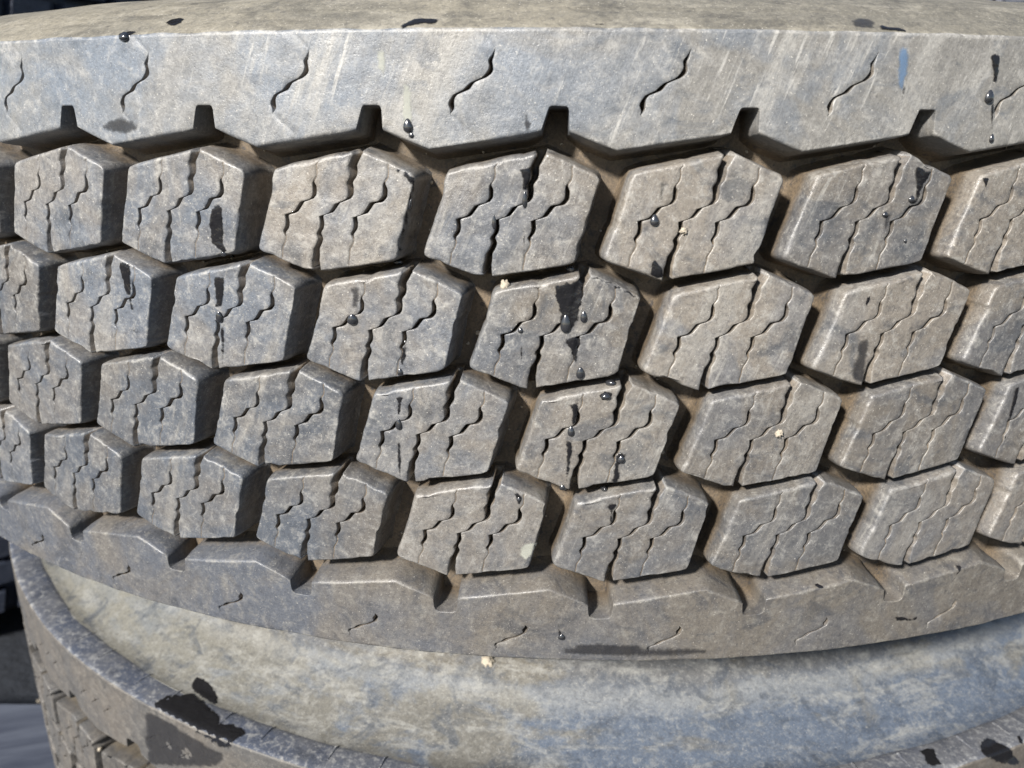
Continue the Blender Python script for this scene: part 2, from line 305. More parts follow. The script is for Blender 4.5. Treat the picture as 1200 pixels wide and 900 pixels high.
def rib_mesh(name, n, sign, zoff, knots, ztop, topprof, sipes, mat, depth=.032, seed=1, nz=46, facet=None, slope=1.):
    """continuous shoulder rib: n pitches. knots: (s, zinner) zigzag with the notch; z is |z|, growing outwards."""
    p = 2*PI/n
    ks = []                                # columns (s, zb)
    seg = [14 if abs(b[0]-a[0]) > .03 else (6 if abs(b[0]-a[0]) > .015 else 3) for a, b in zip(knots[:-1], knots[1:])]
    for (a, b), m_ in zip(zip(knots[:-1], knots[1:]), seg):
        for k in range(m_): ks.append((a[0]+(b[0]-a[0])*k/m_, a[1]+(b[1]-a[1])*k/m_))
    ks = sorted(ks, key=lambda q: q[0]) if False else ks
    S0 = np.array([k[0] for k in ks]); Z0 = np.array([k[1] for k in ks])
    t = np.r_[np.linspace(0, 1, nz)]
    ntop = len(topprof)
    cs, cz, cd, ck = [], [], [], []
    zin = lambda s: np.interp(s, S0, Z0)
    def sfun(P, zz):                       # sipe polyline: s at height zz
        o = np.argsort(P[:, 1]); return np.interp(zz, P[o, 1], P[o, 0])
    entries = [(s, None) for s in S0]
    SP = []
    for (shape, wd, dp) in sipes:
        P = smooth_poly(np.array(shape), 90); mid = P[:, 0].mean(); SP.append((P, mid, wd, dp))
    # drop ordinary columns too close to a sipe column set
    col = []
    for s, zb in ks:
        if all(abs(s-sp[1]) > .0045 for sp in SP): col.append((s, zb, -1, 0))
    for q, sp in enumerate(SP):
        for e in range(8): col.append((sp[1]+(e-3.5)*1e-6, zin(sp[1]), q, e))
    nk = [c for c in col]
    # keep knots order except sipes inserted by s (sipes never fall inside the notch)
    base_ = [c for c in col if c[2] < 0]; sp_ = [c for c in col if c[2] >= 0]
    out = []
    for c in base_:
        while sp_ and sp_[0][0] < c[0] and c[0] > .02: out.append(sp_.pop(0))
        out.append(c)
    out += sp_
    for (s, zb, q, e) in out:
        z = zb+(ztop-zb)*t
        sh = np.zeros_like(z)
        for (P, mid, wd, dp) in SP:
            f = max(0, 1-abs(s-mid)/.022)
            if f > 0:
                lo, hi = P[:, 1].min(), P[:, 1].max(); dz = np.clip(z, lo, hi)
                fall = np.clip(1-np.maximum(lo-z, z-hi)/.012, 0, 1)
                sh = np.maximum if False else sh + f*fall*(sfun(P, dz)-mid)
        d = np.zeros_like(z); k_ = np.zeros_like(z); sx = s+sh
        if q >= 0:
            P, mid, wd, dp = SP[q]; lo, hi = P[:, 1].min(), P[:, 1].max()
            a = sstep(lo-.001, lo+.004, z)*(1-sstep(hi-.010, hi+.001, z))
            w_ = wd*(a*.9+.02)*(1+.25*np.sin(z*700)*a); bv = .0007
            off = [-w_-bv, -w_-bv*.4, -w_, -w_*.8, w_*.8, w_, w_+bv*.4, w_+bv][e]
            sx = s+sh+off; d = [0*z, .0001+0*z, .0006*a, dp*a, dp*a, .0005*a, .0001+0*z, 0*z][e]; k_ = [0, 0, .5, 1, 1, .5, 0, 0][e]*a
        # continue over the outer edge
        rr = [crown(ztop)-tp[0] for tp in topprof]; zz = [tp[1] for tp in topprof]
        cs.append(np.r_[sx, np.full(ntop, sx[-1])]); cz.append(np.r_[z, [tp[1] for tp in topprof]]); cd.append(np.r_[d, [tp[0] for tp in topprof]]); ck.append(np.r_[k_, np.zeros(ntop)])
    s, z, d, k = (np.stack(a, 1) for a in (cs, cz, cd, ck))
    nr, nc = s.shape
    skirt = [(.0003, .0006), (.0009, .0012), (.0020, .0017), (.009, .0030*slope), (.018, .0042*slope), (.027, .0060*slope), (depth, .0060*slope+.003)]
    s2 = np.concatenate([s+i*p for i in range(n)], 1); z2 = np.tile(z, n); d2 = np.tile(d, n); k2 = np.tile(k, n)
    nr, nc = s2.shape
    jr = .0009*vn(np.cos(s2)*1., np.sin(s2), seed, 22); jr += .0004*np.array([noise.noise(Vector((math.cos(a)*90, math.sin(a)*90, b*90+seed))) for a, b in zip(s2.ravel(), z2.ravel())]).reshape(s2.shape)
    d2 = d2+jr
    # ragged outer edge
    ez = .0009*np.array([noise.noise(Vector((math.cos(a)*45, math.sin(a)*45, seed+4))) for a in s2[0]])+.0003*np.array([noise.noise(Vector((math.cos(a)*80, math.sin(a)*80, seed+4))) for a in s2[0]])
    z2[nz-1] += ez; z2[nz:min(nz+1, nr)] += ez
    bs, bz, bd = s2[0], z2[0], d2[0]
    # inward skirt normals in (s,z): pointing to the tread centre
    ts = np.roll(bs, -1)-np.roll(bs, 1); ts = np.where(np.abs(ts) > 1, p/len(ks), ts); tz = np.roll(bz, -1)-np.roll(bz, 1)
    l_ = np.hypot(ts, tz)+1e-12; N = np.stack([tz/l_, -ts/l_], 1)
    for _ in range(1): N = (np.roll(N, 1, 0)+2*N+np.roll(N, -1, 0)); N /= np.linalg.norm(N, axis=1)[:, None]+1e-12
    rel = np.tile(S0.max()*0+s[0], n); inn = (rel > knots[0][0]+.0005) & (rel < knots[-3][0]-.0005)
    damp = np.where((rel > knots[0][0]-.006) & (rel < knots[-3][0]+.006) | (rel > p-.0127-.007), .12, .8)
    rows_s, rows_z, rows_d, rows_k, rows_e = [], [], [], [], []
    for dd, off in reversed(skirt):
        D = np.maximum(bd, dd); offx = np.interp(D, [0]+[q[0] for q in skirt], [0]+[q[1] for q in skirt])
        rows_s.append(bs+N[:, 0]*offx*damp); rows_z.append(bz+N[:, 1]*offx*np.where(inn, .3, 1.)); rows_d.append(D); rows_k.append(np.clip(D/depth-.1, 0, 1)); rows_e.append(np.full(nc, .6 if dd < .002 else 0.))
    s3 = np.vstack(rows_s+[s2]); z3 = np.vstack(rows_z+[z2]); d3 = np.vstack(rows_d+[d2]); k3 = np.vstack(rows_k+[k2])
    e2 = np.zeros_like(s2); e2[0] = .8; e2[nz-1] = .9; e2[nz] = .9 if nr > nz else 0; 
    e3 = np.vstack(rows_e+[e2])
    m_ = s3.shape[0]
    z3w = sign*z3+zoff
    V = to_xyz(s3, z3w, crown(z3w)-d3).reshape(-1, 3)
    idx = np.arange(m_*nc).reshape(m_, nc); F = []
    for i in range(m_-1):
        for j in range(nc):
            j2 = (j+1) % nc; f = (int(idx[i, j]), int(idx[i, j2]), int(idx[i+1, j2]), int(idx[i+1, j])); F.append(f if sign > 0 else f[::-1])
    me = mesh(name, V, F, mat, k3.ravel(), e3.ravel())
    if facet:                              # second material from row `facet[0]` on
        me.materials.append(facet[1]); r0 = len(skirt)+facet[0]
        mi = np.zeros(len(F), 'i'); mi[r0*nc:] = 1; me.polygons.foreach_set('material_index', mi)
    return me

def lathe(name, prof, mat, n=360, deep=None, seed=0, jit=.0006, close=True):
    prof = np.array(prof, float); th = np.linspace(0, 2*PI, n, endpoint=False)
    m_ = len(prof); s = np.tile(th, (m_, 1)); r = np.repeat(prof[:, :1], n, 1); z = np.repeat(prof[:, 1:2], n, 1)
    j = np.array([noise.noise(Vector((math.cos(a)*14, math.sin(a)*14, b*30+seed))) for a, b in zip(s.ravel(), z.ravel())]).reshape(s.shape)*jit*2
    V = to_xyz(s, z+j, r+j).reshape(-1, 3); F = []
    for i in range(m_ if close else m_-1):
        i2 = (i+1) % m_
        for k in range(n):
            k2 = (k+1) % n; F.append((i*n+k, i*n+k2, i2*n+k2, i2*n+k))
    dd = np.repeat(np.array(deep if deep is not None else [0]*m_, float), n)
    return mesh(name, V, F, mat, dd, np.zeros(len(dd)))
def densify(P, n=5):
    out = []
    for a, b in zip(P[:-1], P[1:]):
        for k in range(n): out.append([a[q]+(b[q]-a[q])*k/n for q in range(len(a))])
    out.append(list(P[-1])); return out
def curve(P, n=8):                          # Catmull-Rom through the profile points
    P = [np.array(q, float) for q in P]; P = [2*P[0]-P[1]]+P+[2*P[-1]-P[-2]]; out = []
    for i in range(1, len(P)-2):
        for k in range(n):
            t = k/n; a, b, c, d = P[i-1:i+3]
            out.append(.5*((2*b)+(-a+c)*t+(2*a-5*b+4*c-d)*t*t+(-a+3*b-3*c+d)*t**3))
    out.append(P[-2]); return [list(q) for q in out]

# ------------------------------------------------------------------ the upper tyre
FL = .0315
def carcass_profile(top, bot, zt, zb):
    """tread floor, upper sidewall, liner, lower sidewall -> closed profile with a depth value"""
    floor = [(crown(z)-FL, z) for z in np.linspace(zb*.96, zt*.96, 14)]
    tp = curve(top); bt = curve(bot)[::-1]
    inner = [(tp[-1][0]-.02, tp[-1][1]-.03), (.70, zt*.9), (.86, zt*.8), (.93, zt*.5), (.935, 0), (.93, zb*.5), (.86, zb*.8), (.70, zb*.9), (bt[0][0]-.02, bt[0][1]+.03)]
    prof = floor+tp+inner+bt
    return prof, [1.]*len(floor)+[0]*(len(prof)-len(floor))
up = empty('tyre', (0, 0, 0))
tag(up, 'big used truck tyre on top of the stack, with four rows of grey tread blocks', 'tyre')
ZC = -.0055*0
ROWS = [(-.0253, .1052), (.0040+.0006, .0303), (.0350+.0006, -.0435), (.0636, -.1190)]
PU = 2*PI/54
for ri, (ph, zc) in enumerate(ROWS):
    var = [block_mesh('tread_block', zc, 10*ri+k+1, M_TREAD) for k in range(4)]
    for j in range(54):
        k = (j*7+ri*3+j//4) % 4
        link('tread_block', var[k], up, rz=ph+j*PU)
top_knots = [(-.0106, .158), (-.0068, .1696), (-.0060, .1714), (-.0046, .1723), (.0046, .1723), (.0058, .1714), (.0064, .1696), (.0068, .1585), (.0360, .1478), (PU-.0106, .158)]
sipe_t = [(.0496, .1672), (.0512, .1700), (.0502, .1730), (.0512, .1762), (.0535, .1790), (.0570, .1800), (.0600, .1812), (.0622, .1840), (.0648, .1862), (.0690, .1872), (.0722, .1890), (.0748, .1918), (.0752, .1950), (.0742, .1975), (.0762, .2005), (.0778, .2050)]
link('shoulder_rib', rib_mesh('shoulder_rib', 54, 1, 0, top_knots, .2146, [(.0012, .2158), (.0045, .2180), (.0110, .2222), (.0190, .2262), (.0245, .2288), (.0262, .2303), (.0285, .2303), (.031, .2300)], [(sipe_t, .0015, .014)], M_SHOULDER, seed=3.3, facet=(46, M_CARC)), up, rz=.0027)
bot_knots = [(-.0095, .1775), (-.0088, .1850), (-.0076, .1876), (-.0050, .1888), (.0052, .1888), (.0080, .1872), (.0090, .1830), (.0096, .1765), (.0780, .1655), (PU-.0095, .1775)]
sipe_b = [(.0372, .2200), (.0390, .2180), (.0376, .2155), (.0395, .2130), (.0440, .2118), (.0462, .2095), (.0500, .2076), (.0545, .2066), (.0572, .2046), (.0606, .2030), (.0600, .2005), (.0616, .1982), (.0606, .1960)]
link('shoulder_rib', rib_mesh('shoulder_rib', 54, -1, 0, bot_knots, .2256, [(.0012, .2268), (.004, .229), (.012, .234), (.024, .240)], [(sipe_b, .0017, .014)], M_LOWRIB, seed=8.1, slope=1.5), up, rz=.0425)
prof, dp = carcass_profile([(.972, .2290), (.955, .2375), (.93, .2455), (.905, .252), (.87, .2575), (.82, .2605), (.76, .257), (.70, .245), (.64, .225)],
                           [(.976, -.2390), (.95, -.256), (.90, -.285), (.84, -.309), (.78, -.320), (.72, -.312), (.64, -.28)], .218, -.23)
link('carcass', lathe('carcass', prof, M_CARC, deep=dp, seed=2), up)

# ------------------------------------------------------------------ the lower tyre
LC = (.035, .047, -.636)
lo = empty('tyre', (LC[0]*S, LC[1]*S, LC[2]*S))
tag(lo, 'dusty truck tyre underneath, pale sidewall and worn blue-grey edge showing below the upper tyre', 'tyre')
PL = 2*PI/48; ZL = .215
lk = [(-.013, .138), (-.0115, .148), (-.009, .1515), (.009, .1515), (.0115, .148), (.013, .140), (.052, .130), (PL-.013, .138)]
def ssp(c): return [(c-.010, .164), (c-.008, .168), (c-.002, .171), (c+.001, .175), (c+.007, .177), (c+.008, .183)]
fac = [(.0010, .2156), (.006, .2165), (.014, .2165), (.022, .2163), (.030, .2160), (.034, .2148), (.038, .2130)]
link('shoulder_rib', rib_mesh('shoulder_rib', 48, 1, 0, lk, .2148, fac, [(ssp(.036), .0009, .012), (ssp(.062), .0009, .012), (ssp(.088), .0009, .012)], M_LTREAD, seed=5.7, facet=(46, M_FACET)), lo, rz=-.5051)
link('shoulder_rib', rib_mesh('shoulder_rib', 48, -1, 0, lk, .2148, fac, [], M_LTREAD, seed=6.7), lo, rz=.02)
lh = ([-.058, .004, .052, .046, -.006, -.064], [.024, .038, .026, -.028, -.038, -.026])
for ri, (ph, zc) in enumerate([(-.6554, .071), (-.62, -.0035), (-.60, -.078)]):
    var = [block_mesh('tread_block', zc, 50+10*ri+k, M_LTREAD, hexs=lh[0], hexz=lh[1], rows=40, chip=1.) for k in range(2)]
    for j in range(48): link('tread_block', var[(j*5+j//3) % 2], lo, rz=ph+j*PL)
prof, dp = carcass_profile([(.9670, .2152), (.960, .2143), (.950, .2146), (.938, .2180), (.915, .2270), (.885, .2415), (.85, .263), (.81, .288), (.77, .306), (.73, .312), (.68, .305), (.62, .28)],
                           [(.9635, -.2138), (.94, -.222), (.90, -.245), (.84, -.285), (.78, -.310), (.72, -.312), (.62, -.28)], .214, -.214)
link('carcass', lathe('carcass', prof, M_LSIDE, deep=dp, seed=9, n=420), lo)
# low moulded ridges running round the sidewall and short radial bars across the worn facet
def ridge(r0, z0, wd, h):
    pr = [(r0+wd, z0-.002), (r0+wd*.5, z0+h*.8), (r0, z0+h), (r0-wd*.5, z0+h*.8), (r0-wd, z0-.002)]
    return lathe('sidewall_ring', pr, M_LSIDE, n=360, seed=3, close=False, jit=.0005)
V = [(-.0011, -.985, .2150), (.0011, -.985, .2150), (.0014, -.9665, .2150), (-.0014, -.9665, .2150), (-.0006, -.984, .2172), (.0006, -.984, .2172), (.0008, -.967, .2178), (-.0008, -.967, .2178)]
bar = mesh('radial_bar', [tuple(c*S for c in v) for v in V], [(0, 1, 5, 4), (1, 2, 6, 5), (2, 3, 7, 6), (3, 0, 4, 7), (4, 5, 6, 7)], M_FACET, [0]*8, [.9]*8, smooth=False)
for j in range(96): link('radial_bar', bar, lo, rz=-.585+j*PL/2+(.012 if j % 2 else 0))
# ------------------------------------------------------------------ the ground, boards and neighbouring stacks
GZ = (LC[2]-.320)*S
V = [(x, y, GZ-.10) for x, y in ((-60, -60), (60, -60), (60, 60), (-60, 60))]
g_ = link('ground', mesh('ground', V, [(0, 1, 2, 3)], M_GROUND, smooth=False)); tag(g_, kind='structure')
def board(cx, cy, cz, L, W, T, rz, seed):
    n = 24; V, F = [], []
    for i in range(n+1):
        x = -L/2+L*i/n; e = .004*noise.noise(Vector((x*9, seed, 0))); f = .003*noise.noise(Vector((x*14, seed, 5)))
        prof = [(-W/2+e, -T/2), (W/2+f, -T/2), (W/2+f, T/2-.004), (W/2-.005+f, T/2), (-W/2+.005+e, T/2), (-W/2+e, T/2-.004)]
        V += [(x, y, z+.002*noise.noise(Vector((x*5, y*30, seed)))) for y, z in prof]
    for i in range(n):
        for k in range(6): a = i*6+k; b = i*6+(k+1) % 6; F.append((a, b, b+6, a+6))
    F += [tuple(range(5, -1, -1)), tuple(range(n*6, n*6+6))]
    return mesh('board', V, F, M_WOOD, smooth=False)
pal = empty('pallet', (-.75, -.53, GZ-.10)); pal.rotation_euler[2] = .06
tag(pal, 'weathered grey wooden pallet boards on the ground in the bottom left corner', 'pallet')
for i in range(7):
    link('board', board(0, 0, 0, 1.5, .095, .022, 0, i), pal, (0, -.36+.118*i, .089))
for i in range(3): link('bearer', board(0, 0, 0, .84, .09, .075, 0, 20+i), pal, (-.68+.68*i, 0, .0385), PI/2)

# a plainer tyre for the dark stacks behind: chunky blocks joined to one tread part
def back_tyre_meshes():
    V, F = [], []
    def box(th, z, wa, wz, r0, r1):
        b = len(V)
        for r, k in ((r0, 1.), (r1, .86)):
            for a, q in ((-1, -1), (1, -1), (1, 1), (-1, 1)):
                V.append(tuple(to_xyz(th+a*wa*k*.5+q*.006, z+q*wz*k*.5, r)))
        for i in range(4): F.append((b+i, b+(i+1) % 4, b+4+(i+1) % 4, b+4+i))
        F.append((b+4, b+5, b+6, b+7))
    for ri, z in enumerate((-.19, -.11, -.037, .037, .11, .19)):
        for j in range(54): box((j+.35*ri)*PU, z, .095, .062, .955, .998)
    tread = mesh('tread', V, F, M_DARK, smooth=False)
    P = [(.962, z) for z in np.linspace(-.21, .21, 6)]+curve([(.955, .222), (.93, .245), (.88, .275), (.80, .30), (.72, .295), (.62, .26)], 4)
    P += [(.60, .2), (.85, .17), (.9, 0), (.85, -.17), (.60, -.2)]+curve([(.62, -.26), (.72, -.295), (.80, -.30), (.88, -.275), (.93, -.245), (.955, -.222)], 4)
    body = lathe('carcass', P, M_DARK, n=120, seed=4)
    ring = lathe('sidewall_ring', [(.905, .262), (.90, .270), (.89, .274), (.885, .270)], M_DARK, n=120, close=False)
    return tread, body, ring
bt = back_tyre_meshes()
def back_tyre(x, y, k, label, group):
    t = empty('tyre', (x*S, y*S, GZ-.10+.012+(.30+.602*k)*S), random.uniform(0, 6)); tag(t, label, 'tyre', group)
    link('tread', bt[0], t); link('carcass', bt[1], t); link('sidewall_ring', bt[2], t)
for k, nm in enumerate(['lowest', 'second from the ground', 'third from the ground', 'fourth from the ground', 'topmost']):
    back_tyre(-2.05, .95, k, f'black shaded tyre in the stack behind on the left, {nm}', 'tyres in the dark stack on the left')
for k, nm in enumerate(['lowest', 'second from the ground', 'third from the ground', 'fourth from the ground', 'topmost']):
    back_tyre(1.75, 2.1, k, f'black shaded tyre in the stack behind on the right, {nm}', 'tyres in the dark stack on the right')
CR = {"white chip of dirt stuck in the centre sipe of the third-row block near the right": [80.24, -493.42, -20.45], "small pale crumb stuck on the groove between the middle second-row blocks": [-14.81, -496.93, 30.23], "tiny whitish crumb at the centre sipe of the fifth top-row block": [41.57, -497.96, 49.21], "brown crumb wedged under the bottom edge of the lower shoulder left of middle": [-28.54, -402.95, -188.59], "whitish pebble stuck in the lower tyre tread at the left, the upper of two": [-602.76, -6.44, -578.0], "whitish pebble stuck in the lower tyre tread at the left, the lower of two": [-264.19, -385.31, -276.06]}
WET = [
["water_streak", "wet black band round the upper right rim of the third block in the top row", "water streak", "wet", [[[0.281, -0.96, -0.007], [[-55.34, -499.82, 70.02], [-49.84, -498.19, 68.21], [-45.28, -496.84, 66.37], [-43.53, -496.32, 64.53], [-43.64, -496.32, 60.85], [-44.58, -496.57, 56.07], [-46.09, -496.97, 50.17], [-47.6, -497.37, 44.47], [-49.1, -497.78, 39.81], [-49.89, -498.01, 39.83], [-48.53, -497.67, 48.04], [-47.29, -497.34, 53.43], [-45.78, -496.94, 59.28], [-45.64, -496.93, 63.24], [-49.91, -498.2, 66.4], [-55.39, -499.83, 68.99]]]], [[[-45.38, -496.65, 56.33], [0.833, -0.498, -0.243], 1.91, 3.83], [[-51.83, -487.15, 36.12], [0.018, -0.679, 0.734], 3.77, 2.61]]],
["water_streak", "dark streak ending in a clear bead at the centre cut of the middle top-row block", "water streak", "wet", [[[0.284, -0.959, -0.011], [[-10.73, -499.98, 67.89], [-10.07, -499.76, 65.82], [-9.51, -499.56, 63.15], [-9.74, -499.61, 61.1], [-8.2, -499.15, 60.71], [-7.42, -498.94, 62.81], [-6.39, -498.67, 65.8], [-6.31, -498.67, 68.35]]]], [[[-8.67, -499.45, 58.31], [0.138, -0.99, 0.005], 1.87, 5.09]]],
["water_drop", "small clear drop on the left sipe of the middle top-row block", "water drop", None, [], [[[-18.33, -499.47, 51.33], [0.03, -1.0, 0.004], 1.62, 4.6]]],
["water_streak", "thin wet line running down to the bottom edge of the middle top-row block", "water streak", "wet", [[[0.031, -0.999, 0.008], [[-9.1, -499.69, 50.4], [-9.33, -499.73, 46.13], [-9.54, -499.78, 40.73], [-9.56, -499.81, 36.89], [-8.88, -499.79, 36.85], [-8.45, -499.74, 40.68], [-8.24, -499.69, 46.11], [-8.56, -499.67, 50.41]]]], []],
["water_drop", "clear drop hanging under the bottom right corner of the middle top-row block", "water drop", None, [], [[[6.54, -494.41, 35.93], [-0.243, -0.337, 0.91], 3.64, 2.8]]],
["water_streak", "faint damp streak with a clear bead on the left sipe of the fifth top-row block", "water streak", "damp", [[[-0.046, -0.996, 0.073], [[32.73, -497.99, 64.52], [32.83, -498.29, 60.42], [32.61, -498.51, 57.28], [32.33, -498.66, 55.17], [33.36, -498.72, 54.93], [33.91, -498.59, 56.99], [34.92, -498.41, 60.08], [35.6, -498.14, 64.21]]]], [[[32.24, -498.52, 52.39], [-0.029, -0.995, 0.091], 3.22, 3.76]]],
["water_streak", "dark wet tooth-shaped mark at the bottom edge of the fifth top-row block", "water streak", "wet", [[[0.067, -0.991, -0.118], [[31.91, -499.18, 39.04], [33.17, -499.26, 40.44], [34.39, -498.98, 38.78], [35.87, -498.72, 37.39], [36.68, -498.29, 34.3], [33.68, -498.46, 34.0], [31.66, -498.73, 35.12]]]], []],
["water_streak", "broad dark wet smear on the right half of the second top-row block", "water streak", "wet", [[[-0.233, -0.97, -0.072], [[-115.3, -487.02, 53.57], [-112.45, -487.81, 55.07], [-110.72, -488.13, 53.72], [-110.92, -487.67, 48.31], [-111.49, -487.1, 42.49], [-110.47, -487.04, 38.44], [-112.51, -486.52, 38.04], [-114.53, -486.19, 40.0], [-116.92, -485.74, 41.66], [-116.86, -486.23, 48.07]]]], [[[-112.42, -486.74, 38.07], [-0.167, -0.884, -0.436], 2.64, 1.76], [[-115.99, -471.2, 34.77], [0.037, -0.574, -0.818], 1.86, 1.24]]],
["water_streak", "black wet wedge pointing down on the second-row block below the first top-row block", "water streak", "wet", [[[-0.265, -0.959, 0.096], [[-157.19, -473.84, 33.01], [-151.29, -475.52, 32.44], [-151.77, -475.82, 28.14], [-153.12, -476.32, 19.41], [-152.65, -477.38, 10.06], [-153.42, -477.86, 3.02], [-154.36, -477.42, 4.85], [-154.6, -476.23, 16.18], [-155.72, -475.24, 22.95], [-156.66, -474.5, 27.83]]]], []],
["water_streak", "wide wet streak with white-glinting bead, under the second top-row block", "water streak", "wet", [[[-0.233, -0.972, -0.004], [[-117.18, -486.08, 30.21], [-112.46, -487.21, 30.48], [-113.08, -487.04, 25.36], [-114.86, -486.59, 19.17], [-117.6, -485.93, 18.98], [-117.5, -485.98, 25.08]]]], [[[-116.44, -486.63, 15.78], [-0.093, -0.99, -0.11], 3.01, 4.21]]],
["water_streak", "narrow wet line below the white-glinting bead, along the lower centre cut", "water streak", "wet", [[[-0.194, -0.981, -0.01], [[-117.06, -486.18, 11.89], [-117.39, -486.06, 6.57], [-118.0, -485.85, -2.39], [-116.97, -486.05, -2.31], [-115.34, -486.47, 6.76], [-115.02, -486.59, 12.14]]]], []],
["water_streak", "grey damp streak with a round bead, under the third top-row block", "water streak", "damp", [[[-0.086, -0.996, -0.001], [[-67.16, -495.45, 29.1], [-66.68, -495.48, 24.97], [-67.15, -495.44, 21.61], [-64.54, -495.67, 21.28], [-63.43, -495.77, 24.97], [-63.04, -495.8, 29.51]]]], [[[-66.54, -495.89, 17.98], [0.08, -0.985, -0.153], 4.03, 4.03]]],
["water_streak", "short wet line with a bead at the foot of the fourth second-row block", "water streak", "wet", [[[0.238, -0.971, 0.0], [[-49.48, -497.54, 11.67], [-50.2, -497.72, 6.72], [-51.02, -497.92, 2.9], [-49.41, -497.52, 2.41], [-48.28, -497.25, 6.35], [-48.1, -497.2, 11.52]]]], [[[-50.66, -497.41, 0.12], [0.127, -0.99, -0.06], 2.33, 2.63]]],
["water_streak", "large black wet patch with the biggest clear bead, under the middle top-row block", "water streak", "wet", [[[-0.118, -0.991, 0.06], [[0.8, -498.81, 30.74], [1.88, -498.87, 31.89], [9.53, -499.68, 33.55], [10.93, -499.91, 32.51], [10.78, -500.12, 28.65], [10.09, -500.29, 24.45], [9.4, -500.46, 20.21], [7.55, -500.44, 17.02], [5.35, -500.25, 15.77], [3.35, -499.91, 17.38], [2.94, -499.54, 22.73], [1.74, -499.18, 26.32], [1.13, -499.0, 28.25]]]], [[[5.27, -499.83, 18.84], [-0.012, -1.0, 0.023], 3.92, 6.44]]],
["water_drop", "small clear drop just right of the big bead on the second-row block", "water drop", None, [], [[[11.05, -499.94, 21.26], [0.02, -1.0, 0.023], 2.51, 3.9]]],
["water_streak", "hair-thin wet line ending in a tiny bead, left of the biggest bead", "water streak", "wet", [[[-0.107, -0.991, 0.085], [[-9.68, -499.38, 26.73], [-9.75, -499.8, 21.71], [-9.91, -500.12, 17.78], [-9.21, -500.2, 17.76], [-8.91, -499.89, 21.72], [-9.12, -499.44, 26.75]]]], [[[-9.55, -500.03, 16.29], [-0.072, -0.995, 0.075], 1.97, 1.97]]],
["water_streak", "short tapering wet mark below the tiny bead left of the biggest bead", "water streak", "wet", [[[0.003, -1.0, -0.023], [[-10.34, -500.02, 10.94], [-9.75, -499.95, 8.06], [-9.42, -499.83, 2.7], [-8.84, -499.83, 2.71], [-8.61, -499.95, 8.12], [-8.65, -500.02, 11.15]]]], []],
["water_streak", "dark wet blot below the biggest bead, running down to a bead at the block edge", "water streak", "wet", [[[-0.099, -0.987, 0.128], [[5.14, -499.43, 13.82], [8.2, -499.61, 14.8], [10.47, -499.97, 13.78], [10.81, -500.26, 11.82], [9.72, -500.3, 10.65], [9.3, -500.89, 5.81], [8.19, -500.86, 5.19], [7.26, -500.37, 8.27], [6.63, -500.01, 10.5], [5.19, -499.69, 11.85]]]], [[[10.59, -499.96, 2.0], [0.043, -0.999, -0.026], 3.14, 4.28]]],
["water_streak", "black wet rim along the top right edge of the block with the big bead", "water streak", "wet", [[[0.041, -0.952, 0.302], [[11.45, -498.74, 34.52], [15.03, -498.66, 34.29], [21.14, -499.13, 31.98], [26.14, -499.56, 29.92], [29.48, -499.99, 28.11], [29.24, -500.42, 26.79], [24.79, -499.96, 28.85], [19.23, -499.46, 31.17], [14.51, -499.1, 32.97], [11.75, -499.14, 33.21]]]], []],
["water_drop", "clear drop hanging under the bottom right corner of the block with the big bead", "water drop", None, [], [[[21.22, -496.97, -2.32], [-0.178, -0.318, 0.931], 4.34, 2.89]]],
["water_streak", "black wet bead lying on the top wall of the third-row block below the sparkling bead", "water streak", "wet", [[[0.026, -0.998, 0.066], [[16.59, -499.68, -5.49], [18.84, -499.54, -4.27], [21.43, -499.49, -4.52], [22.06, -499.55, -5.7], [20.12, -499.72, -7.52], [18.12, -499.8, -7.85]]]], [[[19.48, -499.76, -6.0], [0.021, -0.998, 0.067], 3.74, 2.3]]],
["water_streak", "dark wet triangle tapering to a clear bead on the middle third-row block", "water streak", "wet", [[[-0.154, -0.988, 0.004], [[-53.13, -497.15, -8.67], [-52.3, -497.28, -11.06], [-52.47, -497.28, -15.47], [-51.24, -497.47, -15.46], [-50.46, -497.57, -11.0], [-49.44, -497.72, -8.38]]]], [[[-51.94, -497.6, -18.88], [-0.164, -0.986, 0.019], 2.38, 4.17]]],
["water_streak", "long slim wet streak at the lower left of the middle third-row block", "water streak", "wet", [[[0.006, -0.993, 0.114], [[-52.88, -496.48, -25.78], [-53.31, -497.31, -32.97], [-52.66, -498.1, -39.89], [-52.04, -498.09, -39.88], [-51.17, -497.29, -32.92], [-51.36, -496.47, -25.75]]]], []],
["water_streak", "wet streak from the top edge to a bead, third-row block just right of middle", "water streak", "wet", [[[-0.056, -0.997, 0.054], [[6.82, -499.77, -9.14], [8.02, -499.98, -11.72], [8.02, -500.24, -16.48], [9.75, -500.34, -16.62], [10.61, -500.12, -11.61], [10.47, -499.92, -8.22]]]], [[[8.09, -499.92, -18.9], [-0.051, -0.992, 0.114], 2.63, 3.8]]],
["water_streak", "long wet streak reaching the bottom edge, third-row block just right of middle", "water streak", "wet", [[[0.022, -1.0, 0.003], [[6.43, -499.91, -22.1], [6.41, -499.93, -26.78], [6.45, -499.95, -33.22], [6.59, -499.97, -38.47], [7.78, -499.94, -38.52], [8.23, -499.91, -33.34], [9.07, -499.87, -26.9], [8.77, -499.86, -22.06]]]], [[[5.74, -499.77, -40.27], [0.01, -0.996, -0.09], 2.4, 2.1], [[7.39, -484.27, -48.32], [0.022, -0.998, -0.059], 1.59, 1.59]]],
